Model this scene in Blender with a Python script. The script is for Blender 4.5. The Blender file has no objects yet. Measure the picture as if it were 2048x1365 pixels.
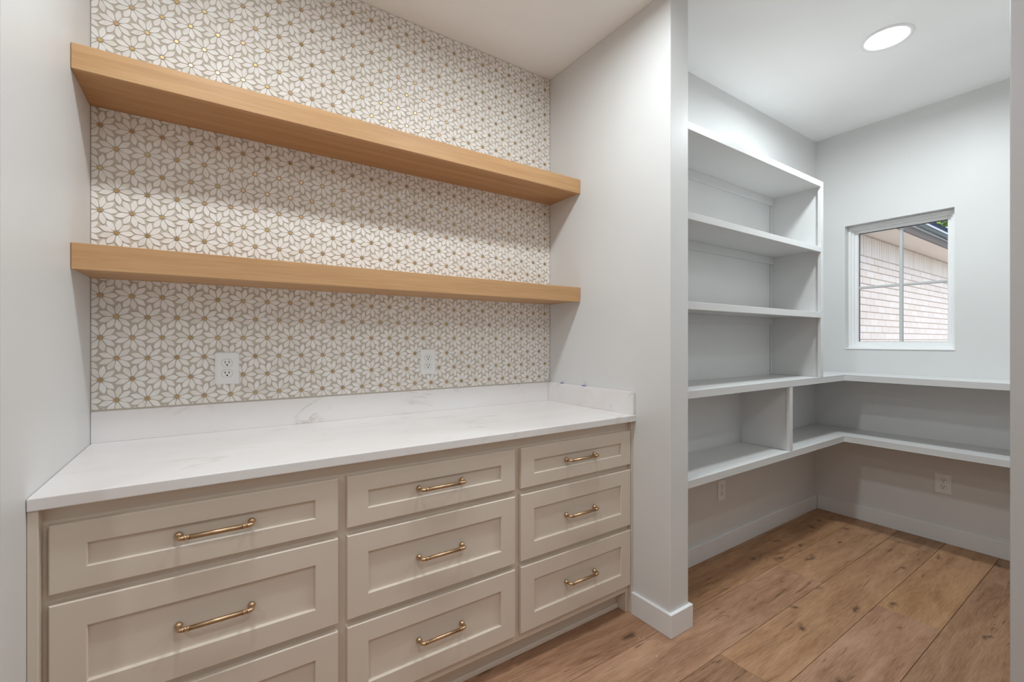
import bpy, bmesh, math, random
from mathutils import Vector, Matrix

random.seed(7)
SC = bpy.context.scene
COL = SC.collection

# ------------------------------------------------------------------ camera, world, exposure
H = 1.257
CAM_A = math.radians(55.979)
FPX = 893.93
cam_d = bpy.data.cameras.new('camera')
cam_d.sensor_width = 36.0
cam_d.lens = FPX / 2048 * 36.0
cam_d.shift_y = -0.0003
cam_d.clip_start = 0.02
cam = bpy.data.objects.new('camera', cam_d)
cam.location = (0, 0, H)
cam.rotation_euler = (math.radians(90), 0, CAM_A - math.radians(90))
COL.objects.link(cam)
SC.camera = cam

world = bpy.data.worlds.new('sky')
SC.world = world
world.use_nodes = True
wn = world.node_tree.nodes
bg = wn['Background']
sky = wn.new('ShaderNodeTexSky')
sky.sky_type = 'NISHITA'
sky.sun_disc = False
sky.sun_elevation = math.radians(50)
sky.sun_rotation = math.radians(200)
sky.dust_density = 2.0
world.node_tree.links.new(sky.outputs['Color'], bg.inputs['Color'])
bg.inputs['Strength'].default_value = 0.235

SC.view_settings.view_transform = 'Standard'
SC.view_settings.look = 'None'
SC.view_settings.exposure = 0.50
SC.view_settings.gamma = 1.0
SC.view_settings.use_curve_mapping = False
SC.cycles.max_bounces = 10
SC.cycles.diffuse_bounces = 7
SC.cycles.caustics_reflective = False
SC.cycles.caustics_refractive = False

HALL_W = 8.0        # watts of each hall downlight
PANTRY_W = 13.6     # watts of the pantry downlight

# ------------------------------------------------------------------ materials
def new_mat(name):
    m = bpy.data.materials.new(name)
    m.use_nodes = True
    nt = m.node_tree
    return m, nt, nt.nodes['Principled BSDF']

def node(nt, t, **kw):
    n = nt.nodes.new(t)
    for k, v in kw.items():
        if k in n.inputs.keys():
            n.inputs[k].default_value = v
        else:
            setattr(n, k, v)
    return n

def ramp(nt, stops):
    r = nt.nodes.new('ShaderNodeValToRGB')
    e = r.color_ramp.elements
    while len(e) > 1:
        e.remove(e[-1])
    e[0].position = stops[0][0]; e[0].color = (*stops[0][1], 1)
    for p, c in stops[1:]:
        q = e.new(p); q.color = (*c, 1)
    return r

def paint(name, col, rough=0.45, bump=0.0, scale=220, spec=0.4):
    m, nt, b = new_mat(name)
    L = nt.links.new
    b.inputs['Roughness'].default_value = rough
    b.inputs['Specular IOR Level'].default_value = spec
    geo = node(nt, 'ShaderNodeNewGeometry')
    n1 = node(nt, 'ShaderNodeTexNoise', Scale=3.0, Detail=2.0)
    L(geo.outputs['Position'], n1.inputs['Vector'])
    r = ramp(nt, [(0.3, tuple(c * 0.985 for c in col)), (0.7, tuple(min(1, c * 1.015) for c in col))])
    L(n1.outputs['Fac'], r.inputs['Fac'])
    L(r.outputs['Color'], b.inputs['Base Color'])
    if bump:
        n2 = node(nt, 'ShaderNodeTexNoise', Scale=scale, Detail=2.0)
        L(geo.outputs['Position'], n2.inputs['Vector'])
        bp = node(nt, 'ShaderNodeBump', Strength=bump, Distance=0.002)
        L(n2.outputs['Fac'], bp.inputs['Height'])
        L(bp.outputs['Normal'], b.inputs['Normal'])
    return m

def oak(name, light, dark, rough=0.42, axis_scale=(1.2, 26, 26), bump=0.06):
    m, nt, b = new_mat(name)
    L = nt.links.new
    tc = node(nt, 'ShaderNodeTexCoord')
    oi = node(nt, 'ShaderNodeObjectInfo')
    mp = node(nt, 'ShaderNodeMapping')
    mp.inputs['Scale'].default_value = axis_scale
    mul = node(nt, 'ShaderNodeMath', operation='MULTIPLY'); mul.inputs[1].default_value = 37.0
    L(oi.outputs['Random'], mul.inputs[0])
    comb = node(nt, 'ShaderNodeCombineXYZ')
    for i in range(3):
        L(mul.outputs[0], comb.inputs[i])
    L(tc.outputs['Object'], mp.inputs['Vector'])
    L(comb.outputs[0], mp.inputs['Location'])
    n1 = node(nt, 'ShaderNodeTexNoise', Scale=1.0, Detail=5.0, Roughness=0.6, Distortion=0.5)
    L(mp.outputs[0], n1.inputs['Vector'])
    mp2 = node(nt, 'ShaderNodeMapping')
    mp2.inputs['Scale'].default_value = (axis_scale[0] * 6, axis_scale[1] * 9, axis_scale[2] * 9)
    L(tc.outputs['Object'], mp2.inputs['Vector'])
    n2 = node(nt, 'ShaderNodeTexNoise', Scale=1.0, Detail=3.0)
    L(mp2.outputs[0], n2.inputs['Vector'])
    mix = node(nt, 'ShaderNodeMix', data_type='FLOAT'); mix.inputs[0].default_value = 0.35
    L(n1.outputs['Fac'], mix.inputs[2]); L(n2.outputs['Fac'], mix.inputs[3])
    r = ramp(nt, [(0.3, dark), (0.5, tuple((a + c) / 2 for a, c in zip(light, dark))), (0.7, light)])
    L(mix.outputs[0], r.inputs['Fac'])
    L(r.outputs['Color'], b.inputs['Base Color'])
    b.inputs['Roughness'].default_value = rough
    b.inputs['Specular IOR Level'].default_value = 0.35
    bp = node(nt, 'ShaderNodeBump', Strength=bump, Distance=0.001)
    L(n2.outputs['Fac'], bp.inputs['Height'])
    L(bp.outputs['Normal'], b.inputs['Normal'])
    return m

def floor_wood():
    m, nt, b = new_mat('floor_oak')
    L = nt.links.new
    tc = node(nt, 'ShaderNodeTexCoord')
    oi = node(nt, 'ShaderNodeObjectInfo')
    mul = node(nt, 'ShaderNodeMath', operation='MULTIPLY'); mul.inputs[1].default_value = 61.0
    L(oi.outputs['Random'], mul.inputs[0])
    comb = node(nt, 'ShaderNodeCombineXYZ')
    for i in range(3):
        L(mul.outputs[0], comb.inputs[i])
    add = node(nt, 'ShaderNodeVectorMath', operation='ADD')
    L(tc.outputs['Object'], add.inputs[0]); L(comb.outputs[0], add.inputs[1])

    def mapped(sx, sy):
        mp = node(nt, 'ShaderNodeMapping')
        mp.inputs['Scale'].default_value = (sx, sy, 1)
        L(add.outputs[0], mp.inputs['Vector'])
        return mp.outputs[0]
    # broad cathedral grain
    n1 = node(nt, 'ShaderNodeTexNoise', Scale=1.0, Detail=4.0, Roughness=0.6, Distortion=0.5)
    L(mapped(2.2, 13), n1.inputs['Vector'])
    n2 = node(nt, 'ShaderNodeTexNoise', Scale=1.0, Detail=4.0, Roughness=0.7)
    L(mapped(14, 190), n2.inputs['Vector'])
    r1 = ramp(nt, [(0.30, (0.17, 0.085, 0.042)), (0.42, (0.31, 0.172, 0.094)), (0.55, (0.42, 0.25, 0.146)), (0.74, (0.53, 0.345, 0.22))])
    mixf = node(nt, 'ShaderNodeMix', data_type='FLOAT'); mixf.inputs[0].default_value = 0.42
    L(n1.outputs['Fac'], mixf.inputs[2]); L(n2.outputs['Fac'], mixf.inputs[3])
    L(mixf.outputs[0], r1.inputs['Fac'])
    # plank to plank tint: honey or rose
    
    mt = node(nt, 'ShaderNodeMix', data_type='RGBA', blend_type='MULTIPLY'); mt.inputs[0].default_value = 1.0
    L(r1.outputs['Color'], mt.inputs[6]); L(oi.outputs['Color'], mt.inputs[7])
    # pale limed pores
    n5 = node(nt, 'ShaderNodeTexNoise', Scale=1.0, Detail=2.0, Roughness=0.6, Distortion=0.3)
    L(mapped(8, 170), n5.inputs['Vector'])
    r5 = ramp(nt, [(0.56, (0, 0, 0)), (0.72, (0.30, 0.30, 0.30))])
    L(n5.outputs['Fac'], r5.inputs['Fac'])
    mp_ = node(nt, 'ShaderNodeMix', data_type='RGBA'); mp_.inputs[7].default_value = (0.46, 0.33, 0.24, 1)
    L(r5.outputs['Color'], mp_.inputs[0]); L(mt.outputs[2], mp_.inputs[6])
    # knots: sparse dark elongated spots
    wob = node(nt, 'ShaderNodeTexNoise', Scale=9.0, Detail=2.0)
    L(add.outputs[0], wob.inputs['Vector'])
    wsub = node(nt, 'ShaderNodeVectorMath', operation='SCALE'); wsub.inputs['Scale'].default_value = 0.75
    L(wob.outputs['Color'], wsub.inputs[0])
    wadd = node(nt, 'ShaderNodeVectorMath', operation='ADD')
    L(mapped(3.2, 6.6), wadd.inputs[0]); L(wsub.outputs[0], wadd.inputs[1])
    v = node(nt, 'ShaderNodeTexVoronoi', Scale=1.0, voronoi_dimensions='2D')
    L(wadd.outputs[0], v.inputs['Vector'])
    rk = ramp(nt, [(0.02, (1, 1, 1)), (0.06, (0.6, 0.6, 0.6)), (0.15, (0, 0, 0))])
    L(v.outputs['Distance'], rk.inputs['Fac'])
    sep = node(nt, 'ShaderNodeSeparateColor')
    L(v.outputs['Color'], sep.inputs[0])
    gt = node(nt, 'ShaderNodeMath', operation='GREATER_THAN'); gt.inputs[1].default_value = 0.50
    L(sep.outputs[0], gt.inputs[0])
    km = node(nt, 'ShaderNodeMath', operation='MULTIPLY')
    L(rk.outputs['Color'], km.inputs[0]); L(gt.outputs[0], km.inputs[1])
    # dark cracks along the grain
    n3 = node(nt, 'ShaderNodeTexNoise', Scale=1.0, Detail=3.0, Roughness=0.6, Distortion=0.8)
    L(mapped(3.4, 34), n3.inputs['Vector'])
    rc = ramp(nt, [(0.625, (0, 0, 0)), (0.69, (0.7, 0.7, 0.7))])
    L(n3.outputs['Fac'], rc.inputs['Fac'])
    mx = node(nt, 'ShaderNodeMath', operation='MAXIMUM')
    L(km.outputs[0], mx.inputs[0]); L(rc.outputs['Color'], mx.inputs[1])
    md = node(nt, 'ShaderNodeMix', data_type='RGBA'); md.inputs[7].default_value = (0.060, 0.032, 0.018, 1)
    sc_ = node(nt, 'ShaderNodeMath', operation='MULTIPLY'); sc_.inputs[1].default_value = 0.85
    L(mx.outputs[0], sc_.inputs[0]); L(sc_.outputs[0], md.inputs[0]); L(mp_.outputs[2], md.inputs[6])
    L(md.outputs[2], b.inputs['Base Color'])
    b.inputs['Roughness'].default_value = 0.48
    b.inputs['Specular IOR Level'].default_value = 0.35
    bp = node(nt, 'ShaderNodeBump', Strength=0.08, Distance=0.001)
    L(n2.outputs['Fac'], bp.inputs['Height'])
    L(bp.outputs['Normal'], b.inputs['Normal'])
    return m

def quartz():
    m, nt, b = new_mat('quartz')
    L = nt.links.new
    geo = node(nt, 'ShaderNodeNewGeometry')
    mp = node(nt, 'ShaderNodeMapping'); mp.inputs['Scale'].default_value = (1.0, 3.2, 2.2)
    mp.inputs['Rotation'].default_value = (0.2, 0.1, 0.25)
    L(geo.outputs['Position'], mp.inputs['Vector'])
    n1 = node(nt, 'ShaderNodeTexNoise', Scale=2.3, Detail=7.0, Roughness=0.62, Distortion=1.1)
    L(mp.outputs[0], n1.inputs['Vector'])
    vein = ramp(nt, [(0.470, (0, 0, 0)), (0.496, (0.55, 0.55, 0.55)), (0.510, (0, 0, 0))])
    L(n1.outputs['Fac'], vein.inputs['Fac'])
    n2 = node(nt, 'ShaderNodeTexNoise', Scale=4.0, Detail=3.0)
    L(geo.outputs['Position'], n2.inputs['Vector'])
    patch = ramp(nt, [(0.48, (0, 0, 0)), (0.66, (1, 1, 1))])
    L(n2.outputs['Fac'], patch.inputs['Fac'])
    mm = node(nt, 'ShaderNodeMath', operation='MULTIPLY')
    L(vein.outputs['Color'], mm.inputs[0]); L(patch.outputs['Color'], mm.inputs[1])
    n3 = node(nt, 'ShaderNodeTexNoise', Scale=2.2, Detail=3.0)
    L(mp.outputs[0], n3.inputs['Vector'])
    base = ramp(nt, [(0.35, (0.79, 0.775, 0.77)), (0.65, (0.775, 0.735, 0.725))])
    L(n3.outputs['Fac'], base.inputs['Fac'])
    mix = node(nt, 'ShaderNodeMix', data_type='RGBA'); mix.inputs[7].default_value = (0.42, 0.33, 0.26, 1)
    L(mm.outputs[0], mix.inputs[0]); L(base.outputs['Color'], mix.inputs[6])
    L(mix.outputs[2], b.inputs['Base Color'])
    b.inputs['Roughness'].default_value = 0.28
    return m

def petal_mat(name, island):
    m, nt, b = new_mat(name)
    L = nt.links.new
    src = node(nt, 'ShaderNodeNewGeometry') if island else node(nt, 'ShaderNodeObjectInfo')
    r = ramp(nt, [(0.0, (0.82, 0.78, 0.73)), (0.3, (0.88, 0.85, 0.805)), (0.6, (0.90, 0.88, 0.85)), (0.8, (0.88, 0.825, 0.80)), (1.0, (0.92, 0.91, 0.895))])
    L(src.outputs['Random Per Island' if island else 'Random'], r.inputs['Fac'])
    geo = node(nt, 'ShaderNodeNewGeometry')
    n = node(nt, 'ShaderNodeTexNoise', Scale=60.0, Detail=2.0)
    L(geo.outputs['Position'], n.inputs['Vector'])
    r2 = ramp(nt, [(0.3, (0.93, 0.925, 0.92)), (0.7, (1, 1, 1))])
    L(n.outputs['Fac'], r2.inputs['Fac'])
    mx = node(nt, 'ShaderNodeMix', data_type='RGBA', blend_type='MULTIPLY'); mx.inputs[0].default_value = 1.0
    L(r.outputs['Color'], mx.inputs[6]); L(r2.outputs['Color'], mx.inputs[7])
    L(mx.outputs[2], b.inputs['Base Color'])
    b.inputs['Roughness'].default_value = 0.48
    b.inputs['Specular IOR Level'].default_value = 0.3
    return m

def gold_mat(name, island):
    m, nt, b = new_mat(name)
    L = nt.links.new
    src = node(nt, 'ShaderNodeNewGeometry') if island else node(nt, 'ShaderNodeObjectInfo')
    r = ramp(nt, [(0.0, (0.46, 0.30, 0.13)), (0.35, (0.55, 0.36, 0.15)), (0.7, (0.56, 0.34, 0.19)), (1.0, (0.62, 0.45, 0.22))])
    L(src.outputs['Random Per Island' if island else 'Random'], r.inputs['Fac'])
    L(r.outputs['Color'], b.inputs['Base Color'])
    b.inputs['Metallic'].default_value = 0.75
    b.inputs['Roughness'].default_value = 0.34
    return m

def metal(name, col, rough):
    m, nt, b = new_mat(name)
    geo = node(nt, 'ShaderNodeNewGeometry')
    n = node(nt, 'ShaderNodeTexNoise', Scale=180.0, Detail=2.0)
    nt.links.new(geo.outputs['Position'], n.inputs['Vector'])
    r = ramp(nt, [(0.3, (rough - 0.04,) * 3), (0.7, (rough + 0.05,) * 3)])
    nt.links.new(n.outputs['Fac'], r.inputs['Fac'])
    nt.links.new(r.outputs['Color'], b.inputs['Roughness'])
    b.inputs['Base Color'].default_value = (*col, 1)
    b.inputs['Metallic'].default_value = 1.0
    return m

def emit(name, col, s):
    m = bpy.data.materials.new(name); m.use_nodes = True
    nt = m.node_tree; nt.nodes.clear()
    e = nt.nodes.new('ShaderNodeEmission'); e.inputs[0].default_value = (*col, 1); e.inputs[1].default_value = s
    o = nt.nodes.new('ShaderNodeOutputMaterial')
    nt.links.new(e.outputs[0], o.inputs[0])
    return m

def glass_mat():
    m = bpy.data.materials.new('window_glass'); m.use_nodes = True
    nt = m.node_tree; nt.nodes.clear()
    t = nt.nodes.new('ShaderNodeBsdfTransparent'); t.inputs[0].default_value = (0.97, 0.98, 0.975, 1)
    g = nt.nodes.new('ShaderNodeBsdfGlossy'); g.inputs['Roughness'].default_value = 0.01
    f = nt.nodes.new('ShaderNodeFresnel'); f.inputs[0].default_value = 1.35
    mx = nt.nodes.new('ShaderNodeMixShader'); o = nt.nodes.new('ShaderNodeOutputMaterial')
    nt.links.new(f.outputs[0], mx.inputs[0]); nt.links.new(t.outputs[0], mx.inputs[1]); nt.links.new(g.outputs[0], mx.inputs[2])
    nt.links.new(mx.outputs[0], o.inputs[0])
    return m

def leaf_mat():
    m, nt, b = new_mat('leaf_green')
    geo = node(nt, 'ShaderNodeNewGeometry')
    r = ramp(nt, [(0.0, (0.10, 0.24, 0.03)), (0.5, (0.28, 0.46, 0.05)), (1.0, (0.55, 0.70, 0.12))])
    nt.links.new(geo.outputs['Random Per Island'], r.inputs['Fac'])
    nt.links.new(r.outputs['Color'], b.inputs['Base Color'])
    return m

def brick_mat(name, island):
    m, nt, b = new_mat(name)
    L = nt.links.new
    src = node(nt, 'ShaderNodeNewGeometry') if island else node(nt, 'ShaderNodeObjectInfo')
    r = ramp(nt, [(0.0, (0.79, 0.715, 0.65)), (0.5, (0.82, 0.76, 0.705)), (1.0, (0.84, 0.79, 0.745))])
    L(src.outputs['Random Per Island' if island else 'Random'], r.inputs['Fac'])
    L(r.outputs['Color'], b.inputs['Base Color'])
    b.inputs['Roughness'].default_value = 0.9
    return m

M = {}
M['wall'] = paint('wall_paint', (0.695, 0.695, 0.69), 0.42, 0.10, 160)
M['ceiling'] = paint('ceiling_paint', (0.92, 0.92, 0.918), 0.8, 0.08, 140)
M['trim'] = paint('trim_paint', (0.78, 0.785, 0.785), 0.32, 0.02, 60)
M['shelf_paint'] = paint('shelf_paint', (0.655, 0.655, 0.65), 0.42, 0.05, 120)
M['cabinet'] = paint('cabinet_paint', (0.68, 0.595, 0.51), 0.36, 0.015, 300)
M['oak'] = oak('shelf_oak', (0.58, 0.335, 0.16), (0.40, 0.205, 0.083))
M['oak_edge'] = oak('shelf_oak_edge', (0.60, 0.36, 0.18), (0.43, 0.235, 0.105))
M['floor'] = floor_wood()
M['floor_gap'] = paint('floor_gap', (0.07, 0.045, 0.03), 0.9)
M['quartz'] = quartz()
M['petal'] = petal_mat('petal_marble', False)
M['petal_i'] = petal_mat('petal_marble_many', True)
M['gold'] = gold_mat('gold_tile', False)
M['gold_i'] = gold_mat('gold_tile_many', True)
M['grout'] = paint('grout', (0.57, 0.52, 0.45), 0.8, 0.1, 400)
M['brass'] = metal('brushed_brass', (0.56, 0.385, 0.235), 0.36)
M['white_plastic'] = paint('white_plastic', (0.86, 0.86, 0.86), 0.3)
M['dark_slot'] = paint('dark_slot', (0.015, 0.015, 0.015), 0.6)
M['sawdust'] = paint('sawdust_pale', (0.75, 0.66, 0.52), 0.9)
M['casing'] = paint('casing_shade_grey', (0.47, 0.455, 0.45), 0.5)  # darker grey puts the jamb's shade into the casing colour
M['vinyl'] = paint('window_vinyl', (0.90, 0.905, 0.905), 0.35)
M['muntin'] = paint('muntin_grey', (0.60, 0.60, 0.60), 0.4)
M['gasket'] = paint('gasket_black', (0.02, 0.02, 0.02), 0.7)
M['glass'] = glass_mat()
M['tape'] = paint('blue_tape', (0.03, 0.08, 0.35), 0.6)
M['brick'] = brick_mat('painted_brick', False)
M['brick_i'] = brick_mat('painted_brick_many', True)
M['mortar'] = paint('mortar', (0.70, 0.63, 0.575), 0.9, 0.2, 150)
M['soffit'] = paint('soffit_cream', (0.88, 0.78, 0.67), 0.7)
M['fascia'] = paint('fascia_brown', (0.17, 0.14, 0.12), 0.6)
M['gutter'] = paint('gutter_dark', (0.055, 0.060, 0.045), 0.4)
M['drip'] = paint('drip_edge_white', (0.62, 0.66, 0.72), 0.4)
M['shingle'] = paint('shingle_slate', (0.055, 0.075, 0.13), 0.8, 0.4, 60)
M['bark'] = paint('bark', (0.12, 0.08, 0.05), 0.9, 0.4, 30)
M['leaf'] = leaf_mat()
M['ground'] = paint('patio_concrete', (0.62, 0.59, 0.55), 0.95, 0.4, 40)
M['lens_hall'] = emit('hall_lens', (1.0, 1.0, 1.0), 6.0)
M['lens_pantry'] = emit('pantry_lens', (1.0, 1.0, 1.0), 6.0)

# ------------------------------------------------------------------ helpers
def world_loc(o):
    v = Vector(o.location)
    while o.parent:
        o = o.parent
        v = v + Vector(o.location)
    return v

def add(name, me, loc, mat, parent=None):
    o = bpy.data.objects.new(name, me)
    if mat is not None and not me.materials:
        me.materials.append(mat)
    COL.objects.link(o)
    if parent is not None:
        o.parent = parent
        o.location = Vector(loc) - world_loc(parent)
    else:
        o.location = loc
    return o

def tag(o, label, cat, group=None):
    o['label'] = label; o['category'] = cat
    if group:
        o['group'] = group
    return o

def struct(o, label=None):
    o['kind'] = 'structure'
    if label:
        o['label'] = label
    return o

def thing(name, loc, label, cat, group=None):
    o = bpy.data.objects.new(name, None)
    o.empty_display_size = 0.05
    COL.objects.link(o)
    o.location = loc
    return tag(o, label, cat, group)

def fin(bm, name, smooth=False):
    bmesh.ops.recalc_face_normals(bm, faces=bm.faces[:])
    me = bpy.data.meshes.new(name)
    bm.to_mesh(me); bm.free()
    if smooth:
        for p in me.polygons:
            p.use_smooth = True
    return me

def bm_box(bm, x0, x1, y0, y1, z0, z1):
    vs = [bm.verts.new(p) for p in ((x0, y0, z0), (x1, y0, z0), (x1, y1, z0), (x0, y1, z0), (x0, y0, z1), (x1, y0, z1), (x1, y1, z1), (x0, y1, z1))]
    fs = []
    for f in ((0, 3, 2, 1), (4, 5, 6, 7), (0, 1, 5, 4), (1, 2, 6, 5), (2, 3, 7, 6), (3, 0, 4, 7)):
        fs.append(bm.faces.new([vs[i] for i in f]))
    return vs, fs

def box(name, x0, x1, y0, y1, z0, z1, mat, parent=None, bevel=0.0, seg=2):
    c = Vector(((x0 + x1) / 2, (y0 + y1) / 2, (z0 + z1) / 2))
    bm = bmesh.new()
    bm_box(bm, x0 - c.x, x1 - c.x, y0 - c.y, y1 - c.y, z0 - c.z, z1 - c.z)
    if bevel:
        bmesh.ops.bevel(bm, geom=bm.edges[:], offset=bevel, segments=seg, profile=0.5, affect='EDGES')
    return add(name, fin(bm, name), c, mat, parent)

def boxes(name, lst, mat, parent=None, bevel=0.0):
    """several boxes that make up one solid piece"""
    xs = [v for b in lst for v in b[0:2]]; ys = [v for b in lst for v in b[2:4]]; zs = [v for b in lst for v in b[4:6]]
    c = Vector(((min(xs) + max(xs)) / 2, (min(ys) + max(ys)) / 2, (min(zs) + max(zs)) / 2))
    bm = bmesh.new()
    for b in lst:
        bm_box(bm, b[0] - c.x, b[1] - c.x, b[2] - c.y, b[3] - c.y, b[4] - c.z, b[5] - c.z)
    if bevel:
        bmesh.ops.bevel(bm, geom=bm.edges[:], offset=bevel, segments=1, affect='EDGES')
    return add(name, fin(bm, name), c, mat, parent)

def prism(name, pts, z0, z1, mat, parent=None, bevel=0.0, seg=1):
    """vertical prism over a polygon in x, y"""
    cx = sum(p[0] for p in pts) / len(pts); cy = sum(p[1] for p in pts) / len(pts); cz = (z0 + z1) / 2
    bm = bmesh.new()
    lo = [bm.verts.new((p[0] - cx, p[1] - cy, z0 - cz)) for p in pts]
    hi = [bm.verts.new((p[0] - cx, p[1] - cy, z1 - cz)) for p in pts]
    bm.faces.new(lo[::-1]); bm.faces.new(hi)
    n = len(pts)
    for i in range(n):
        bm.faces.new((lo[i], lo[(i + 1) % n], hi[(i + 1) % n], hi[i]))
    if bevel:
        bmesh.ops.bevel(bm, geom=bm.edges[:], offset=bevel, segments=seg, affect='EDGES')
    return add(name, fin(bm, name), (cx, cy, cz), mat, parent)

def bm_tube(bm, path, radii, n=12, flute=0.0):
    rings = []
    up0 = Vector((0, 0, 1))
    for i, p in enumerate(path):
        p = Vector(p)
        a = Vector(path[max(i - 1, 0)]); b = Vector(path[min(i + 1, len(path) - 1)])
        t = (b - a).normalized()
        s = t.cross(up0)
        if s.length < 1e-4:
            s = Vector((1, 0, 0))
        s.normalize(); u = s.cross(t)
        ring = []
        for k in range(n):
            an = 2 * math.pi * k / n
            r = radii[i] * (1 - (flute if k % 2 else 0))
            ring.append(bm.verts.new(p + (s * math.cos(an) + u * math.sin(an)) * r))
        rings.append(ring)
    for a, b in zip(rings, rings[1:]):
        for k in range(n):
            bm.faces.new((a[k], a[(k + 1) % n], b[(k + 1) % n], b[k]))
    bm.faces.new(rings[0][::-1]); bm.faces.new(rings[-1])

# ------------------------------------------------------------------ key planes (metres)
XL, XR = -0.3292, 1.6180          # niche side walls
YT = 2.0062                        # tile face
ZC0, ZC1, ZSP = 0.887, 0.9157, 1.0209
YC = 1.3796                        # counter front
YSH = 1.7512                       # floating shelf front
ZCE = 2.7562
YPE, XPR = 1.1958, 1.7436          # partition end and far side
YPB, XW = 1.5121, 3.7868           # pantry back wall, window wall
YTU = 1.2101                       # pantry shelf fronts
XWC = 3.4444
YP0 = 0.08                         # pantry near side wall
YJ = 0.2246                        # jamb of the opening
YD = 1.400                         # drawer fronts
YHB = -1.35                        # hall rear wall
XH0 = -2.7                         # hall far end
YLW = 1.243                        # left wall end
T = 0.115

# ------------------------------------------------------------------ structure
floor = struct(box('floor', XH0 - T, XW + 0.15, YHB - T, 2.15, -0.12, -0.014, M['floor_gap']), 'wide oak plank floor')
PW = 0.2275
Y0 = 1.0195
joints = {0: 1.694, 1: 2.629, -1: 2.627, 2: 3.60, -2: 3.36}
PL = 1.855
HONEY, ROSE, TAN, UMBER = (1.04, 0.97, 0.86), (0.98, 0.94, 0.99), (1.02, 0.97, 0.92), (0.86, 0.82, 0.82)
TINT = {}
for key, tn in (((1, 0), ROSE), ((1, 1), TAN), ((0, 0), UMBER), ((0, 1), TAN), ((0, 2), UMBER), ((-1, 0), ROSE), ((-1, 1), HONEY), ((-2, 0), UMBER), ((-2, 1), UMBER), ((2, 0), HONEY)):
    base0 = joints[key[0]]
    ncut = 1 + len([q for q in range(-4, 0) if base0 + q * 1.855 > XH0 + 0.05])
    TINT[(key[0], ncut + key[1])] = tn
for r in range(-11, 4):
    ya, yb = Y0 + (r - 1) * PW, Y0 + r * PW
    if r == -11:
        ya = YHB
    base = joints.get(r, random.uniform(0, PL))
    xs = [base + k * PL for k in range(-4, 3)]
    x_hi = XW - 0.002
    cuts = [XH0] + [x for x in xs if XH0 + 0.05 < x < x_hi - 0.05] + [x_hi]
    y_hi = min(yb, 1.51)
    if y_hi - ya < 0.01:
        continue
    for xa, xb in zip(cuts, cuts[1:]):
        g = 0.0008
        p = box('plank', xa + g, xb - g, ya + g, y_hi - g, -0.014, 0.0, M['floor'], floor, bevel=0.0012, seg=1)
        tn = TINT.get((r, len([c for c in cuts if c <= xa])), random.choice((HONEY, ROSE, TAN)))
        p.color = (*tn, 1)

struct(box('ceiling', XH0 - T, XW + 0.15, YHB - T, 2.15, ZCE, ZCE + 0.1, M['ceiling']), 'smooth white ceiling')
struct(box('wall_left', XL - T, XL, YLW, 2.15, 0, ZCE, M['wall']), 'pale grey niche side wall beside the counter end')
struct(box('wall_back', XL, XR, 2.024, 2.15, 0, ZCE, M['wall']), 'wall behind the daisy mosaic')
struct(box('wall_partition', XR, XPR, YPE, 2.15, 0, ZCE, M['wall'], bevel=0.004), 'pale grey partition between niche and pantry')
struct(box('wall_pantry', XPR, XW, YPB, YPB + 0.14, 0, ZCE, M['wall']), 'pantry wall behind the shelves')
struct(box('wall_right', XR, XPR, YHB, YJ, 0, ZCE, M['wall'], bevel=0.004), 'wall end beside the pantry opening')
struct(box('wall_pantry_side', XPR, XW, YP0 - 0.12, YP0, 0, ZCE, M['wall']), 'pantry side wall facing the shelves')
struct(box('wall_rear', XH0, XR, YHB - T, YHB, 0, ZCE, M['wall']), 'hall wall opposite the niche')
struct(box('wall_hall_end', XH0 - T, XH0, YHB - T, YLW + T, 0, ZCE, M['wall']), 'end wall of the hall')
struct(box('wall_hall', XH0, XL - T, YLW, YLW + T, 0, ZCE, M['wall']), 'hall wall beside the niche')

struct(box('trim_1', XR - 0.0125, XR - 0.0005, 0.13, 0.2229, 0, ZCE - 0.001, M['casing'], bevel=0.003), 'casing at the pantry opening, its shade painted in as grey')

# window wall with opening
WY0, WY1, WZ0, WZ1 = 0.7547, 1.3253, 1.2018, 2.0795
WT = 0.15
ww = [(XW, XW + WT, YP0 - 0.12, WY0, 0, ZCE), (XW, XW + WT, WY1, YPB + 0.14, 0, ZCE),
      (XW, XW + WT, WY0, WY1, 0, WZ0), (XW, XW + WT, WY0, WY1, WZ1, ZCE)]
struct(boxes('wall_window', ww, M['wall']), 'pale grey pantry wall around the window')

# window
def frame_ring(name, xa, xb, y0, y1, z0, z1, w, mat, parent, bevel=0.0015):
    return boxes(name, [(xa, xb, y0, y0 + w, z0, z1), (xa, xb, y1 - w, y1, z0, z1),
                        (xa, xb, y0 + w, y1 - w, z0, z0 + w), (xa, xb, y0 + w, y1 - w, z1 - w, z1)], mat, parent, bevel)
win = bpy.data.objects.new('window_1', None); COL.objects.link(win)
win.location = (XW + 0.06, (WY0 + WY1) / 2, WZ0)
struct(win, 'small white square window with four lights')
GX = 3.905
frame_ring('window_frame', XW + 0.052, XW + 0.13, WY0 + 0.001, WY1 - 0.001, WZ0 + 0.001, WZ1 - 0.001, 0.017, M['vinyl'], win)
frame_ring('window_frame', XW + 0.070, XW + 0.125, WY0 + 0.017, WY1 - 0.017, WZ0 + 0.017, WZ1 - 0.017, 0.013, M['vinyl'], win)
gy0, gy1, gz0, gz1 = 0.803, 1.277, 1.2485, 2.0255
frame_ring('sash', XW + 0.088, XW + 0.122, gy0 - 0.0185, gy1 + 0.0185, gz0 - 0.017, gz1 + 0.024, 0.0185, M['vinyl'], win)
frame_ring('gasket', GX - 0.002, GX + 0.003, gy0 - 0.001, gy1 + 0.001, gz0 - 0.001, gz1 + 0.006, 0.004, M['gasket'], win, 0)
ym, zm = 1.040, 1.639
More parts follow.
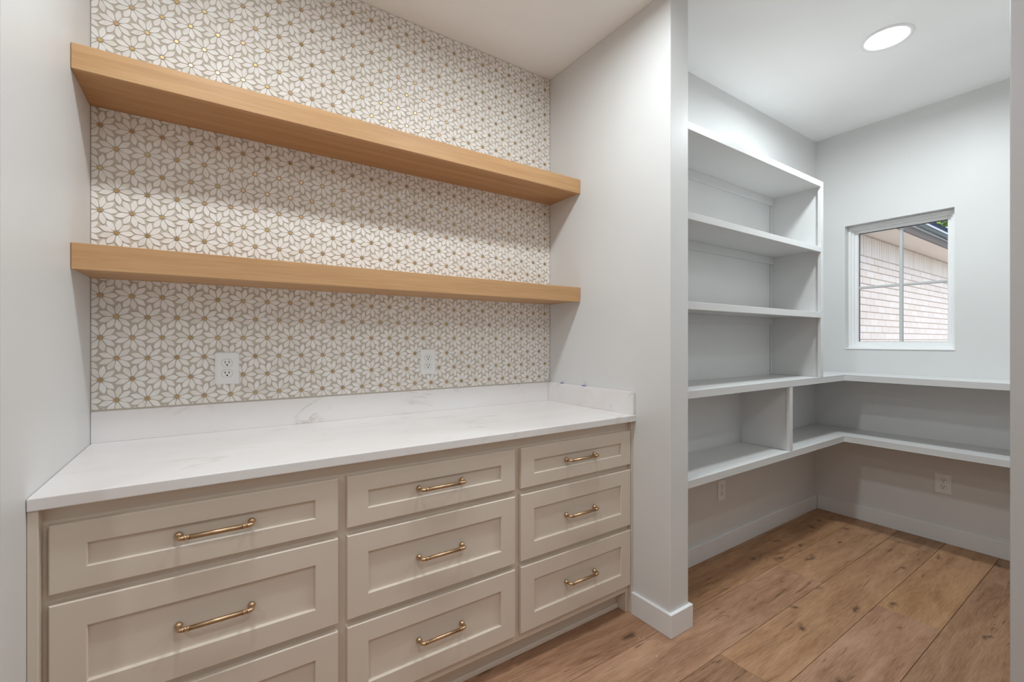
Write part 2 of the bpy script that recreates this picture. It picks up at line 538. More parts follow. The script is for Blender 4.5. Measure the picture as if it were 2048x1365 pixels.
box('muntin', GX - 0.012, GX + 0.012, ym - 0.009, ym + 0.009, gz0, gz1, M['muntin'], win, bevel=0.003, seg=1)
for (a, b) in ((gy0, ym - 0.009), (ym + 0.009, gy1)):
    box('muntin', GX - 0.011, GX + 0.011, a, b, zm - 0.0085, zm + 0.0085, M['muntin'], win, bevel=0.003, seg=1)
for (a, b) in ((gy0, ym - 0.009), (ym + 0.009, gy1)):
    for (c, d) in ((gz0, zm - 0.0085), (zm + 0.0085, gz1)):
        box('pane', GX - 0.001, GX + 0.001, a, b, c, d, M['glass'], win)
box('window_sill', XW - 0.006, XW + 0.052, WY0 - 0.004, WY1 - 0.001, WZ0 - 0.004, WZ0 + 0.003, M['vinyl'], win, bevel=0.001, seg=1)

# baseboards
BH, BT = 0.100, 0.014
def base_ring(name, pts, label):
    return struct(prism(name, pts, 0.0, BH, M['trim'], bevel=0.002), label)
def base_path(name, line, label):
    """baseboard along a wall line, thickness on the right of the direction of travel"""
    off = []
    n = len(line)
    for i in range(n):
        d1 = (Vector(line[i]) - Vector(line[i - 1])).normalized() if i else None
        d2 = (Vector(line[i + 1]) - Vector(line[i])).normalized() if i < n - 1 else None
        n1 = Vector((d1.y, -d1.x)) if d1 else None
        n2 = Vector((d2.y, -d2.x)) if d2 else None
        if n1 is None: v = n2
        elif n2 is None: v = n1
        else: v = (n1 + n2) / (1 + n1.dot(n2))
        off.append(Vector(line[i]) + v * BT)
    pts = [tuple(p) for p in line] + [tuple(p) for p in off[::-1]]
    return base_ring(name, pts, label)
base_path('baseboard_partition', [(XPR, YPB - BT - 0.001), (XPR, YPE), (XR, YPE), (XR, 1.398)][::-1], 'white baseboard wrapping the partition foot')
base_path('baseboard_pantry', [(XPR + 0.0, YPB), (XW - BT, YPB)], 'white baseboard under the pantry shelves')
base_path('baseboard_window', [(XW, YPB - BT), (XW, YP0 + 0.001)], 'white baseboard on the window wall')
base_path('baseboard_right', [(XR, YJ), (XR, YHB + 0.002)], 'white baseboard at the pantry opening')

# ------------------------------------------------------------------ recessed ceiling lights, plus two added fill lights
def downlight(x, y, lens, label, group=None):
    t = thing('recessed_light', (x, y, ZCE), label, 'ceiling light', group)
    n = 48
    bm = bmesh.new()
    prof = [(0.084, 0.001), (0.086, -0.003), (0.092, -0.006), (0.104, -0.004), (0.106, 0.0)]
    rings = [[bm.verts.new((r * math.cos(2 * math.pi * k / n), r * math.sin(2 * math.pi * k / n), z)) for k in range(n)] for r, z in prof]
    for a, b in zip(rings, rings[1:]):
        for k in range(n):
            bm.faces.new((a[k], b[k], b[(k + 1) % n], a[(k + 1) % n]))
    me = fin(bm, 'trim_ring', True)
    add('trim_ring', me, (x, y, ZCE), M['white_plastic'], t)
    bm = bmesh.new()
    vs = [bm.verts.new((0.0845 * math.cos(2 * math.pi * k / n), 0.0845 * math.sin(2 * math.pi * k / n), -0.002)) for k in range(n)]
    bm.faces.new(vs[::-1])
    me = bpy.data.meshes.new('lens'); bm.to_mesh(me); bm.free()
    add('lens', me, (x, y, ZCE), lens, t)
    ld = bpy.data.lights.new('lamp', 'AREA')
    ld.shape = 'DISK'; ld.size = 0.166
    ld.spread = math.radians(172)
    ld.energy = PANTRY_W if lens is M['lens_pantry'] else HALL_W
    ld.color = (0.893, 0.972, 1.0)
    lo = bpy.data.objects.new('lamp', ld); COL.objects.link(lo)
    lo.parent = t; lo.location = (0, 0, -0.0045)
    return t
downlight(2.774, 0.796, M['lens_pantry'], 'round recessed light glowing in the pantry ceiling')
downlight(1.08, 1.05, M['lens_hall'], 'round recessed hall light in front of the partition')
downlight(0.03, 1.05, M['lens_hall'], 'round recessed hall light in front of the counter end')
downlight(0.55, -0.55, M['lens_hall'], 'added round fill light in the hall ceiling by the rear wall, opposite the drawers')  # unseen lamp, added to supply ambient fill in the hall
downlight(-1.55, -0.1, M['lens_hall'], 'added round fill light in the ceiling towards the far hall end')  # second added lamp out of view, lifts the hall ambient

# ------------------------------------------------------------------ drawer cabinet
cab = thing('drawer_cabinet', ((XL + XR) / 2, 1.70, 0), 'beige shaker cabinet with nine drawers and brass pulls under the quartz counter', 'cabinet')
YF = YD + 0.020
box('carcass', XL + 0.002, XR - 0.002, YF + 0.02, 2.02, 0.094, ZC0 - 0.001, M['cabinet'], cab)
DX = [(-0.2986, 0.3176), (0.3436, 0.9606), (0.9878, 1.6053)]
DZ = [(0.6879, 0.8432), (0.4089, 0.6641), (0.1319, 0.3864)]
box('face_frame', XL + 0.002, XR - 0.002, YF, YF + 0.02, 0.094, ZC0 - 0.001, M['cabinet'], cab, bevel=0.001, seg=1)
box('filler_strip', XL + 0.0006, -0.311, 1.386, YF, 0.0, ZC0 - 0.001, M['cabinet'], cab, bevel=0.001, seg=1)
box('filler_strip', 1.609, XR - 0.0015, 1.398, YF, 0.0, ZC0 - 0.001, M['cabinet'], cab, bevel=0.001, seg=1)
box('end_foot', 1.592, XR - 0.003, YF, 1.475, 0.0, 0.094, M['cabinet'], cab, bevel=0.001, seg=1)
box('end_foot', XL + 0.003, -0.303, YF, 1.475, 0.0, 0.094, M['cabinet'], cab, bevel=0.001, seg=1)
box('toe_kick', XL + 0.003, XR - 0.003, 1.475, 1.49, 0.0, 0.094, M['cabinet'], cab)
box('shoe_strip', -0.302, 1.5915, 1.463, 1.475, 0.0, 0.020, M['cabinet'], cab, bevel=0.003)

def handle_mesh():
    bm = bmesh.new()
    L2 = 0.080; out = -0.030
    for s in (-1, 1):
        x = s * L2
        # rounded rosette against the panel
        prof = [(0.0, 0.0088), (-0.003, 0.0094), (-0.007, 0.0088), (-0.010, 0.0070), (-0.012, 0.0058)]
        bm_tube(bm, [(x, y, 0) for y, r in prof], [r for y, r in prof], 12)
        # post and elbow
        el = [(x, -0.012, 0), (x, -0.020, 0)]
        rr = [0.0054, 0.0052]
        for k in range(1, 6):
            a = math.pi / 2 * k / 5
            el.append((x - s * 0.009 * (1 - math.cos(a)), -0.021 - 0.009 * math.sin(a), 0)); rr.append(0.0056)
        el.append((x - s * 0.013, out, 0)); rr.append(0.0056)
        bm_tube(bm, el, rr, 12)
        # collar rings
        cp = [(0.0125, .0052), (0.0125, .0068), (0.0150, .0068), (0.0155, .0054), (0.0185, .0054), (0.0190, .0070), (0.0215, .0070), (0.0220, .0050)]
        bm_tube(bm, [(x - s * d, out, 0) for d, r in cp], [r for d, r in cp], 12)
    bm_tube(bm, [(-L2 + 0.021, out, 0), (L2 - 0.021, out, 0)], [0.0060, 0.0060], 20, 0.16)
    me = fin(bm, 'handle', True)
    me.materials.append(M['brass'])
    return me
HM = handle_mesh()
col_word = ['by the left wall', 'middle', 'by the partition']
for ci, (x0, x1) in enumerate(DX):
    for ri, (z0, z1) in enumerate(DZ):
        R = 0.0645
        ix0, ix1, iz0, iz1 = x0 + R, x1 - R, z0 + R - 0.013 if ri == 0 else z0 + R, z1 - R + 0.012 if ri == 0 else z1 - R + 0.0005
        cx, cz = (x0 + x1) / 2, (z0 + z1) / 2
        # shaker front: outer frame with a stepped opening
        bm = bmesh.new()
        ya, yb = YD - cx * 0, YF
        def ring(xa, xb, za, zb, y):
            return [bm.verts.new((xa - cx, y - YD, za - cz)), bm.verts.new((xb - cx, y - YD, za - cz)), bm.verts.new((xb - cx, y - YD, zb - cz)), bm.verts.new((xa - cx, y - YD, zb - cz))]
        e = 0.0024
        A = ring(x0, x1, z0, z1, YF); B = ring(x0, x1, z0, z1, YD + e); C = ring(x0 + e, x1 - e, z0 + e, z1 - e, YD)
        D = ring(ix0 - e, ix1 + e, iz0 - e, iz1 + e, YD); E = ring(ix0, ix1, iz0, iz1, YD + e); F_ = ring(ix0, ix1, iz0, iz1, YD + 0.0105)
        G = ring(ix0, ix1, iz0, iz1, YF)
        for p, q in ((A, B), (B, C), (C, D), (D, E), (E, F_), (F_, G), (G, A)):
            for k in range(4):
                bm.faces.new((p[k], p[(k + 1) % 4], q[(k + 1) % 4], q[k]))
        dr = add('drawer', fin(bm, 'drawer'), (cx, YD, cz), M['cabinet'], cab)
        box('drawer_panel', ix0 - 0.0005, ix1 + 0.0005, YD + 0.0095, YF - 0.001, iz0 - 0.0005, iz1 + 0.0005, M['cabinet'], dr)
        h = add('handle', HM, (cx + 0.004, YD + 0.0095, (iz0 + iz1) / 2), None, dr)
        h['label'] = 'brushed brass bar pull'

# ------------------------------------------------------------------ quartz counter and upstands
tag(box('countertop', XL + 0.001, XR - 0.001, YC, 2.022, ZC0, ZC1, M['quartz'], bevel=0.0025), 'white veined quartz countertop on the beige drawer cabinet', 'countertop')
tag(box('backsplash', XL + 0.001, 1.6015, 2.0040, 2.022, ZC1, ZSP, M['quartz'], bevel=0.0012, seg=1), 'long low quartz upstand along the daisy mosaic wall', 'backsplash')
tag(box('backsplash', 1.6021, XR - 0.001, YC + 0.004, 2.022, ZC1, ZSP, M['quartz'], bevel=0.0012, seg=1), 'short quartz upstand against the plain partition wall', 'backsplash')
for ya, yb, lb in ((1.885, 1.905, 'tiny blue tape scrap on the short upstand, closer to the mosaic corner'),
                   (1.706, 1.730, 'tiny blue tape scrap midway along the top of the short upstand')):
    o = box('tape_scrap', 1.6035, 1.6165, ya, yb, ZSP, ZSP + 0.0025, M['tape'], bevel=0.0008, seg=1)
    tag(o, lb, 'tape', 'blue tape scraps')

# ------------------------------------------------------------------ floating shelves
def fshelf(z0, z1, label):
    t = thing('floating_shelf', ((XL + XR) / 2, 1.878, z0), label, 'shelf', 'oak floating shelves')
    box('shelf_body', XL + 0.001, XR - 0.001, YSH + 0.0205, YT - 0.0012, z0 + 0.003, z1, M['oak'], t)
    box('front_board', XL + 0.001, XR - 0.001, YSH, YSH + 0.020, z0, z1 + 0.0003, M['oak_edge'], t, bevel=0.0015, seg=1)
fshelf(2.0322, 2.1063, 'thick oak floating shelf, the upper one, close to the ceiling')
fshelf(1.4612, 1.5373, 'thick oak floating shelf, the lower one, above the wall outlets')

# ------------------------------------------------------------------ daisy mosaic
S = 0.0820
RZ = S * math.sqrt(3) / 2
mos = thing('mosaic_backsplash', ((XL + XR) / 2, 2.015, ZSP), 'white marble daisy mosaic with gold centres set in beige grout', 'wall tile')
box('grout_bed', XL + 0.0005, XR - 0.0005, 2.0090, 2.0235, ZSP + 0.0003, ZCE - 0.0005, M['grout'], mos)
MX0, MX1, MZ0, MZ1 = XL + 0.002, XR - 0.003, ZSP + 0.0055, ZCE - 0.002
YB, YTOP = 2.0092, YT

# every petal is the cell around its own spine, so neighbours interlock with a thin even joint
SPINES = []
for mm in range(-2, 3):
    for kk in range(-3, 4):
        fx, fz = (kk + (0.5 if mm % 2 else 0.0)), mm * math.sqrt(3) / 2
        for q in range(9):
            an = math.radians(40 * q)
            r1 = 0.415 if q % 3 == 0 else 0.455
            SPINES.append((fx + 0.13 * math.cos(an), fz + 0.13 * math.sin(an), fx + r1 * math.cos(an), fz + r1 * math.sin(an), (mm == 0 and kk == 0, q)))
def seg_d(px, pz, s_):
    ax, az, bx, bz = s_[:4]
    dx, dz = bx - ax, bz - az
    t = max(0.0, min(1.0, ((px - ax) * dx + (pz - az) * dz) / (dx * dx + dz * dz)))
    return math.hypot(px - ax - t * dx, pz - az - t * dz)
def petal_outline(q, gap=0.010, wmax=0.110):
    an = math.radians(40 * q)
    own = [s_ for s_ in SPINES if s_[4] == (True, q)][0]
    near = [s_ for s_ in SPINES if s_ is not own and math.hypot((s_[0] + s_[2]) / 2 - 0.3 * math.cos(an), (s_[1] + s_[3]) / 2 - 0.3 * math.sin(an)) < 0.75]
    c, s = math.cos(an), math.sin(an)
    rc = 0.32
    out = []
    for k in range(20):
        f = 2 * math.pi * k / 20
        f = f - 0.22 * math.sin(2 * f)          # more points near the two tips
        dx, dz = math.cos(f), math.sin(f)
        lo, hi = 0.0, 0.30
        for it in range(22):
            mid = (lo + hi) / 2
            lx, lz = rc + dx * mid, dz * mid
            px, pz = lx * c - lz * s, lx * s + lz * c
            do = seg_d(px, pz, own); dn = min(seg_d(px, pz, s_) for s_ in near)
            leaf = abs(lz) <= wmax * max(0.0, 1 - abs((lx - 0.335) / 0.262) ** 2.0)
            ok = do <= dn - 2 * gap * 0.9 and lx > 0.096 and leaf
            if ok: lo = mid
            else: hi = mid
        out.append(((rc + dx * lo) * S, dz * lo * S))
    # one light smoothing pass keeps the tips
    n = len(out)
    sm = []
    for k in range(n):
        a, b, d = out[k - 1], out[k], out[(k + 1) % n]
        w = 0.0 if k in (0, n // 2) else 0.18
        sm.append((b[0] * (1 - 2 * w) + w * (a[0] + d[0]), b[1] * (1 - 2 * w) + w * (a[1] + d[1])))
    return sm
P_KIND = [petal_outline(0), petal_outline(1), petal_outline(2)]

def disc_outline(r, n=10):
    return [(r * math.cos(2 * math.pi * k / n), r * math.sin(2 * math.pi * k / n)) for k in range(n)]
P_DISC = disc_outline(0.0800 * S)

def clip(poly, axis, lim, keep_greater):
    out = []
    n = len(poly)
    ins = lambda p: (p[axis] >= lim) if keep_greater else (p[axis] <= lim)
    for i in range(n):
        a, b = poly[i], poly[(i + 1) % n]
        if ins(a):
            out.append(a)
        if ins(a) != ins(b):
            t = (lim - a[axis]) / (b[axis] - a[axis])
            out.append((a[0] + t * (b[0] - a[0]), a[1] + t * (b[1] - a[1])))
    return out

def bm_chip(bm, poly, yb, yt, inset):
    """a stone chip: outline in x, z; back at yb, face at yt with a softened rim"""
    n = len(poly)
    cx = sum(p[0] for p in poly) / n; cz = sum(p[1] for p in poly) / n
    lo = [bm.verts.new((p[0], yb, p[1])) for p in poly]
    mi = [bm.verts.new((p[0], yt + 0.0007, p[1])) for p in poly]
    top = []
    for p in poly:
        v = Vector((cx - p[0], cz - p[1])); l = v.length or 1
        v = v / l * min(inset, l * 0.6)
        top.append(bm.verts.new((p[0] + v.x, yt, p[1] + v.y)))
    for a, b in ((lo, mi), (mi, top)):
        for k in range(n):
            bm.faces.new((a[k], a[(k + 1) % n], b[(k + 1) % n], b[k]))
    bm.faces.new(top)

ca, sa = math.cos(CAM_A), math.sin(CAM_A)
def proj(X, Y, Z):
    d = X * ca + Y * sa
    return 1024 + FPX * (X * sa - Y * ca) / d, 682 - FPX * (Z - H) / d, d

def hidden(x, z):
    u, v, d = proj(x, YT, z)
    if u < 0 or v < 0 or u > 2048:
        return True
    # behind a shelf front or underside
    for z0, z1 in ((2.0322, 2.1063), (1.4612, 1.5373)):
        t = YSH / YT
        zs = H + (z - H) * t
        if min(z0, z1) - 0.004 < zs < z1 + 0.004 or z0 - 0.004 < z < z1 + 0.004:
            return True
        if z > z1 and zs < z0:
            return True
        if z < z0 and zs > z1:
            return True
    for ox, oz in ((0.0527, 1.153), (0.8645, 1.1565)):
        if abs(x - ox) < 0.05 and abs(z - oz) < 0.07:
            return True
    return False

petals = []      # (poly world xz, flower xz, angle, pointing?, clipped?, weight)
discs = []
nr = 0
for m in range(-1, 26):
    z = 1.0550 + m * RZ
    for k in range(-3, 26):
        x = -0.2640 + k * S + (0.5 * S if m % 2 else 0.0)
        rs = random.Random(m * 1000 + k)
        jx, jz = rs.uniform(-.0006, .0006), rs.uniform(-.0006, .0006)
        x_, z_ = x + jx, z + jz
        for q in range(9):
            an = math.radians(40 * q + rs.uniform(-2.2, 2.2))
            base = P_KIND[q % 3]
            c, s = math.cos(an), math.sin(an)
            poly = [(x_ + p[0] * c - p[1] * s, z_ + p[0] * s + p[1] * c) for p in base]
            full = all(MX0 < p[0] < MX1 and MZ0 < p[1] < MZ1 for p in poly)
            cl = poly
            if not full:
                for ax, lim, g in ((0, MX0, True), (0, MX1, False), (1, MZ0, True), (1, MZ1, False)):
                    cl = clip(cl, ax, lim, g)
                    if len(cl) < 3:
                        break
                if len(cl) < 3:
                    continue
                ar = abs(sum(cl[i][0] * cl[(i + 1) % len(cl)][1] - cl[(i + 1) % len(cl)][0] * cl[i][1] for i in range(len(cl)))) / 2
                if ar < 1.2e-5:
                    continue
            mx_, mz_ = sum(p[0] for p in cl) / len(cl), sum(p[1] for p in cl) / len(cl)
            wgt = 0.0
            if full and not hidden(mx_, mz_):
                pr = [proj(p[0], YT, p[1]) for p in cl]
                wgt = abs(sum(pr[i][0] * pr[(i + 1) % len(pr)][1] - pr[(i + 1) % len(pr)][0] * pr[i][1] for i in range(len(pr)))) / 2
            petals.append((cl, (x_, z_), an, q % 3, full, wgt))
        if MX0 + 0.006 < x_ < MX1 - 0.006 and MZ0 + 0.006 < z_ < MZ1 - 0.006:
            d = proj(x_, YT, z_)[2]
            discs.append((x_, z_, 0 if hidden(x_, z_) else 1 / d))

def chip_mesh(name, poly, mat, inset=0.0011):
    bm = bmesh.new(); bm_chip(bm, poly, YB - YT, 0.0, inset)
    me = fin(bm, name); me.materials.append(mat)
    return me
ME_P = [chip_mesh('petal', pk, M['petal'], 0.0007) for pk in P_KIND]
ME_D = chip_mesh('flower_center', P_DISC, M['gold'], 0.0009)
petals.sort(key=lambda p: -p[5])
single = [p for p in petals[:300] if p[4]]
for p in single:
    o = add('petal', ME_P[p[3]], (p[1][0], YT + random.uniform(-.0003, .0003), p[1][1]), None, mos)
    o.rotation_euler = (0, -p[2], 0)
bm = bmesh.new()
for p in petals[len(single):]:
    dy = random.uniform(-.0003, .0003)
    bm_chip(bm, p[0], YB, YT + dy, 0.0007)
me = fin(bm, 'petal_field')
for v in me.vertices:
    v.co -= Vector(mos.location)
o = add('petal_field', me, mos.location, M['petal_i'], mos); o['kind'] = 'stuff'
discs.sort(key=lambda d: -d[2])
for x_, z_, w in discs[:300]:
    add('flower_center', ME_D, (x_, YT + 0.0003, z_), None, mos)
bm = bmesh.new()
for x_, z_, w in discs[300:]:
    bm_chip(bm, [(x_ + p[0], z_ + p[1]) for p in P_DISC], YB, YT + 0.0003, 0.0009)
me = fin(bm, 'flower_center_field')
for v in me.vertices:
    v.co -= Vector(mos.location)
o = add('flower_center_field', me, mos.location, M['gold_i'], mos); o['kind'] = 'stuff'

# ------------------------------------------------------------------ wall outlets
def outlet_meshes():
    def rounded(w, h, cut, n=5):
        # circle of radius w clipped flat at top and bottom
        pts = []
        for k in range(40):
            a = 2 * math.pi * k / 40
            pts.append((w * math.cos(a), max(-h, min(h, w * math.sin(a)))))
        return pts
    bm = bmesh.new()
    bm_box(bm, -0.0385, 0.0385, -0.006, 0.0, -0.0595, 0.0595)
    bmesh.ops.bevel(bm, geom=bm.edges[:], offset=0.0025, segments=2, affect='EDGES')
    plate = fin(bm, 'wall_plate'); plate.materials.append(M['white_plastic'])
    bm = bmesh.new()
    pts = rounded(0.0172, 0.0142, 0)
    lo = [bm.verts.new((p[0], 0.0, p[1])) for p in pts]; hi = [bm.verts.new((p[0] * .96, -0.0018, p[1] * .96)) for p in pts]
    for k in range(len(pts)):
        bm.faces.new((lo[k], lo[(k + 1) % len(pts)], hi[(k + 1) % len(pts)], hi[k]))
    bm.faces.new(hi)
    rec = fin(bm, 'receptacle'); rec.materials.append(M['white_plastic'])
    bm = bmesh.new()
    pts = rounded(0.0184, 0.0153, 0)
    lo = [bm.verts.new((p[0], 0.0, p[1])) for p in pts]; hi = [bm.verts.new((p[0], -0.0003, p[1])) for p in pts]
    for k in range(len(pts)):
        bm.faces.new((lo[k], lo[(k + 1) % len(pts)], hi[(k + 1) % len(pts)], hi[k]))
    bm.faces.new(hi)
    gap = fin(bm, 'receptacle_gap'); gap.materials.append(M['muntin'])
    bm = bmesh.new(); bm_box(bm, -0.0013, 0.0013, -0.0004, 0.0, -0.0040, 0.0040); slot = fin(bm, 'slot'); slot.materials.append(M['dark_slot'])
    bm = bmesh.new()
    pp = [(-0.0026, -0.0026), (0.0026, -0.0026), (0.0026, 0.0008), (0.0014, 0.0026), (-0.0014, 0.0026), (-0.0026, 0.0008)]
    lo = [bm.verts.new((p[0], 0, p[1])) for p in pp]; hi = [bm.verts.new((p[0], -0.0004, p[1])) for p in pp]
    for k in range(6):
        bm.faces.new((lo[k], lo[(k + 1) % 6], hi[(k + 1) % 6], hi[k]))
    bm.faces.new(hi)
    gnd = fin(bm, 'ground_hole'); gnd.materials.append(M['dark_slot'])
    return plate, rec, gap, slot, gnd
OM = outlet_meshes()
def child(name, me, parent, loc):
    o = bpy.data.objects.new(name, me); COL.objects.link(o); o.parent = parent; o.location = loc
    return o
def outlet(loc, rz, label):
    t = thing('wall_outlet', loc, label, 'outlet', 'duplex wall outlets')
    t.rotation_euler = (0, 0, rz)
    plate, rec, gap, slot, gnd = OM
    child('wall_plate', plate, t, (0, 0, 0))
    for dz in (0.0195, -0.0195):
        child('receptacle_gap', gap, t, (0, -0.006, dz))
        r = child('receptacle', rec, t, (0, -0.006, dz))
        child('slot', slot, r, (-0.0062, -0.0018, 0.0035)); child('slot', slot, r, (0.0062, -0.0018, 0.0035))
        child('ground_hole', gnd, r, (0, -0.0018, -0.0068))
outlet((0.0527, YT - 0.0005, 1.153), 0, 'white duplex outlet on the mosaic, the one farther from the partition')
outlet((0.8645, YT - 0.0005, 1.1565), 0, 'white duplex outlet on the mosaic, the one closer to the partition')
outlet((XW, 0.805, 0.366), -math.pi / 2, 'white duplex outlet on the window wall below the lower shelf')
outlet((2.524, YPB, 0.366), 0, 'white duplex outlet on the long pantry wall below the shelves')

# ------------------------------------------------------------------ pantry shelving
SP = M['shelf_paint']
E0 = 0.001
tall = thing('shelving_unit', (2.44, 1.36, 1.0325), 'tall white open shelving unit with two shelves beside the window', 'shelves')
XU0 = XPR + E0
box('top_board', XU0, 3.1329, YTU + 0.019, YPB - E0, 2.204, 2.232, SP, tall)
box('top_rail', XU0, 3.1329, YTU, YTU + 0.019, 2.2007, 2.2362, SP, tall, bevel=0.001, seg=1)
box('side_panel', 3.1120, 3.1310, YTU + 0.019, YPB - E0, 1.0335, 2.204, SP, tall)
box('stile', 3.1005, 3.1329, YTU, YTU + 0.019, 1.0335, 2.2007, SP, tall, bevel=0.001, seg=1)
for z0, z1 in ((1.8010, 1.8326), (1.3975, 1.4321)):
    sh = box('shelf', XU0, 3.1115, YTU + 0.019, YPB - E0, z0 + 0.010, z1 - 0.0005, SP, tall)
    box('nosing', XU0, 3.1004, YTU + 0.0005, YTU + 0.019, z0, z1, SP, sh, bevel=0.001, seg=1)
for z in (2.204, 1.811, 1.4075):
    box('cleat', XU0, 3.1115, YPB - 0.020, YPB - E0, z - 0.046, z - 0.0002, SP, tall, bevel=0.001, seg=1)
for z0, z1 in ((1.0335, 1.3615), (1.4322, 1.7650), (1.8327, 2.158)):
    box('corner_trim', 3.1000, 3.1115, YPB - 0.011, YPB - E0, z0, z1, SP, tall, bevel=0.001, seg=1)

def corner_shelf(z0, z1, label):
    t = thing('corner_shelf', (3.6, 1.36, z0), label, 'shelf', 'L-shaped corner shelves')
    b = 0.019
    prism('shelf_board', [(XU0, YTU + b), (XWC + b, YTU + b), (XWC + b, YP0 + E0), (XW - E0, YP0 + E0), (XW - E0, YPB - E0), (XU0, YPB - E0)], z0 + 0.012, z1, SP, t)
    prism('nosing', [(XU0, YTU), (XWC, YTU), (XWC, YP0 + E0), (XWC + b, YP0 + E0), (XWC + b, YTU + b), (XU0, YTU + b)], z0, z1 + 0.0003, SP, t, bevel=0.001)
    box('cleat', XU0, XW - 0.021, YPB - 0.020, YPB - E0, z0 - 0.02, z0 + 0.0118, SP, t)
    box('cleat', XW - 0.020, XW - E0, YP0 + 0.002, YPB - E0, z0 - 0.02, z0 + 0.0118, SP, t)
corner_shelf(0.9971, 1.0325, 'long white L-shaped shelf under the window at counter height')
corner_shelf(0.5962, 0.6317, 'long white L-shaped shelf just above the pantry outlets')
dv = thing('shelf_divider', (2.724, 1.36, 0.6320), 'white upright divider between the two L-shaped shelves', 'divider')
box('divider_panel', 2.7145, 2.7335, YTU + 0.020, YPB - E0 - 0.022, 0.6325, 1.0085, SP, dv)
box('stile', 2.7070, 2.7410, YTU + 0.001, YTU + 0.020, 0.6325, 0.9968, SP, dv, bevel=0.001, seg=1)

# ------------------------------------------------------------------ outside the window
struct(box('ground', XW + 0.2, 40, -14, 16, -0.42, -0.30, M['ground']), 'pale concrete ground outside the pantry')
YBW = 1.650
CH = 0.0665
ZS0 = 2.065
ext = struct(box('wall_exterior', 4.0, 12.0, YBW + 0.012, YBW + 0.20, -0.30, 2.27, M['mortar']), 'white painted brick wall outside the window')
def brick_mesh(lx, lz):
    bm = bmesh.new()
    bm_box(bm, -lx / 2, lx / 2, 0, 0.012, -lz / 2, lz / 2)
    bmesh.ops.bevel(bm, geom=[e for e in bm.edges if all(v.co.y < 0.001 for v in e.verts)], offset=0.003, segments=1, affect='EDGES')
    me = fin(bm, 'brick'); me.materials.append(M['brick'])
    return me
BL = 0.203
ME_B = brick_mesh(BL - 0.008, CH - 0.008); ME_H = brick_mesh(CH - 0.008, 0.20 - 0.008)
rest = []
for j in range(36):
    z = ZS0 - (j + 0.5) * CH
    if z < -0.3:
        break
    off = (0.5 * BL if j % 2 else 0) 
    for i in range(40):
        x = 4.1 + off + i * BL
        if 5.0 < x < 8.1 and z > 1.15:
            add('brick', ME_B, (x, YBW + random.uniform(-.001, .001), z), None, ext)
        elif x < 11.9:
            rest.append((x, z, BL - 0.008, CH - 0.008))
for i in range(118):
    x = 4.05 + i * CH
    if 5.0 < x < 8.1:
        add('soldier_brick', ME_H, (x, YBW + random.uniform(-.001, .001), ZS0 + 0.10), None, ext)
    else:
        rest.append((x, ZS0 + 0.10, CH - 0.008, 0.192))
bm = bmesh.new()
for x, z, lx, lz in rest:
    bm_box(bm, x - lx / 2, x + lx / 2, YBW, YBW + 0.0121, z - lz / 2, z + lz / 2)
me = fin(bm, 'brick_field')
c = Vector(ext.location)
for v in me.vertices:
    v.co -= c
o = add('brick_field', me, c, M['brick_i'], ext); o['kind'] = 'stuff'

eave = thing('roof_eave', (8.0, 1.7, 2.27), 'cream soffit, dark gutter and slate shingle roof above the brick wall', 'roof')
box('soffit_board', 4.0, 12.0, 1.573, YBW + 0.20, 2.270, 2.285, M['soffit'], eave)
box('soffit_board', 4.0, 12.0, 1.400, 1.569, 2.268, 2.283, M['soffit'], eave)
box('fascia', 4.0, 12.0, 1.380, 1.400, 2.266, 2.37, M['fascia'], eave)
box('fascia_trim', 4.0, 12.0, 1.368, 1.380, 2.328, 2.345, M['drip'], eave)
box('gutter', 4.0, 12.0, 1.340, 1.380, 2.340, 2.372, M['gutter'], eave, bevel=0.003, seg=1)
box('drip_edge', 4.0, 12.0, 1.330, 1.345, 2.3725, 2.392, M['drip'], eave, bevel=0.002, seg=1)
# shingle courses up the slope, each a real lapped strip broken into tabs
slope = math.atan(0.912)
sl = 1.26 / math.cos(slope)
bm = bmesh.new()
crs = 0.14
nn = int(sl / crs)
for r in range(nn):
    x = 4.0 + (r % 3) * 0.07
    while x < 12.0:
        w = random.choice((0.16, 0.22, 0.30))
        a = r * crs; b_ = a + crs * 1.12
        h0 = 0.010 + random.uniform(0, 0.004)
        pts = []
        for (sd, hh) in ((a, h0), (b_, 0.001), (b_, -0.008), (a, -0.008)):
            pts.append((1.335 + sd * math.cos(slope) - hh * math.sin(slope), 2.395 + sd * math.sin(slope) + hh * math.cos(slope)))
        x2 = min(x + w - 0.004, 12.0)
        va = [bm.verts.new((x, p[0], p[1])) for p in pts]; vb = [bm.verts.new((x2, p[0], p[1])) for p in pts]
        bm.faces.new(va); bm.faces.new(vb[::-1])
        for k in range(4):
            bm.faces.new((va[k], va[(k + 1) % 4], vb[(k + 1) % 4], vb[k]))
        x += w
me = fin(bm, 'shingles')
for v in me.vertices:
    v.co -= Vector(eave.location)
o = add('shingles', me, eave.location, M['shingle'], eave); o['kind'] = 'stuff'

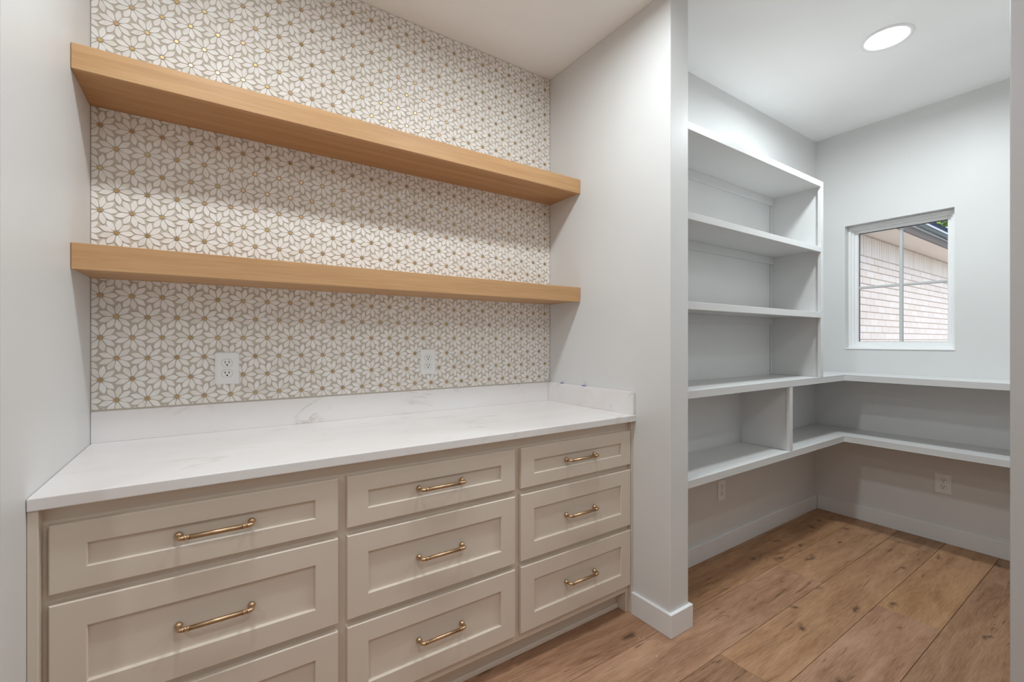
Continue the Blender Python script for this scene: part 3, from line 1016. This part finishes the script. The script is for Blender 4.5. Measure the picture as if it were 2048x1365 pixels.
tree = thing('leafy_tree', (14.5, 3.2, -0.3), 'bright green leafy tree standing behind the slate roof', 'tree')
bm = bmesh.new()
bm_tube(bm, [(14.5, 3.2, -0.3), (14.45, 3.25, 1.2), (14.55, 3.15, 2.6), (14.5, 3.2, 4.4)], [0.22, 0.17, 0.14, 0.06], 10)
for q in range(5):
    a = q * 1.3
    bm_tube(bm, [(14.52, 3.17, 2.2 + q * .3), (14.5 + .8 * math.cos(a), 3.2 + .8 * math.sin(a), 3.2 + q * .35), (14.5 + 1.5 * math.cos(a), 3.2 + 1.5 * math.sin(a), 4.0 + q * .3)], [0.07, 0.045, 0.015], 7)
me = fin(bm, 'trunk', True)
for v in me.vertices:
    v.co -= Vector(tree.location)
add('trunk', me, tree.location, M['bark'], tree)
verts, faces = [], []
rl = random.Random(3)
for i in range(9000):
    d = Vector((rl.gauss(0, 1), rl.gauss(0, 1), rl.gauss(0, 1))).normalized() * (rl.random() ** 0.4)
    p = Vector((14.5 + d.x * 2.1, 3.2 + d.y * 2.2, 4.6 + d.z * 2.2))
    n_ = Vector((rl.gauss(0, 1), rl.gauss(0, 1), rl.gauss(0, 1))).normalized()
    t_ = n_.orthogonal().normalized() * rl.uniform(.05, .09); u_ = n_.cross(t_) * 0.55
    k = len(verts)
    verts += [p - t_, p + u_ + n_ * .01, p + t_, p - u_ + n_ * .01]
    faces.append((k, k + 1, k + 2, k + 3))
me = bpy.data.meshes.new('foliage'); me.from_pydata([tuple(v - Vector(tree.location)) for v in verts], [], faces)
o = add('foliage', me, tree.location, M['leaf'], tree); o['kind'] = 'stuff'

# ------------------------------------------------------------------ a few sawdust crumbs on the floor by the partition foot
bm = bmesh.new()
rc_ = random.Random(11)
for (x, y) in ((1.500, 1.262), (1.512, 1.246), (1.524, 1.256), (1.541, 1.236), (1.552, 1.229), (1.470, 1.150), (1.395, 1.118)):
    h_ = rc_.uniform(.0015, .003)
    vs, fs = bm_box(bm, x, x + rc_.uniform(.002, .0045), y, y + rc_.uniform(.0015, .003), 0.0002, h_)
me = fin(bm, 'sawdust')
for v in me.vertices:
    v.co -= Vector((1.5, 1.22, 0))
o = add('sawdust', me, (1.5, 1.22, 0), M['sawdust'])
tag(o, 'pale sawdust crumbs scattered on the floor by the partition baseboard', 'debris')
o['kind'] = 'stuff'
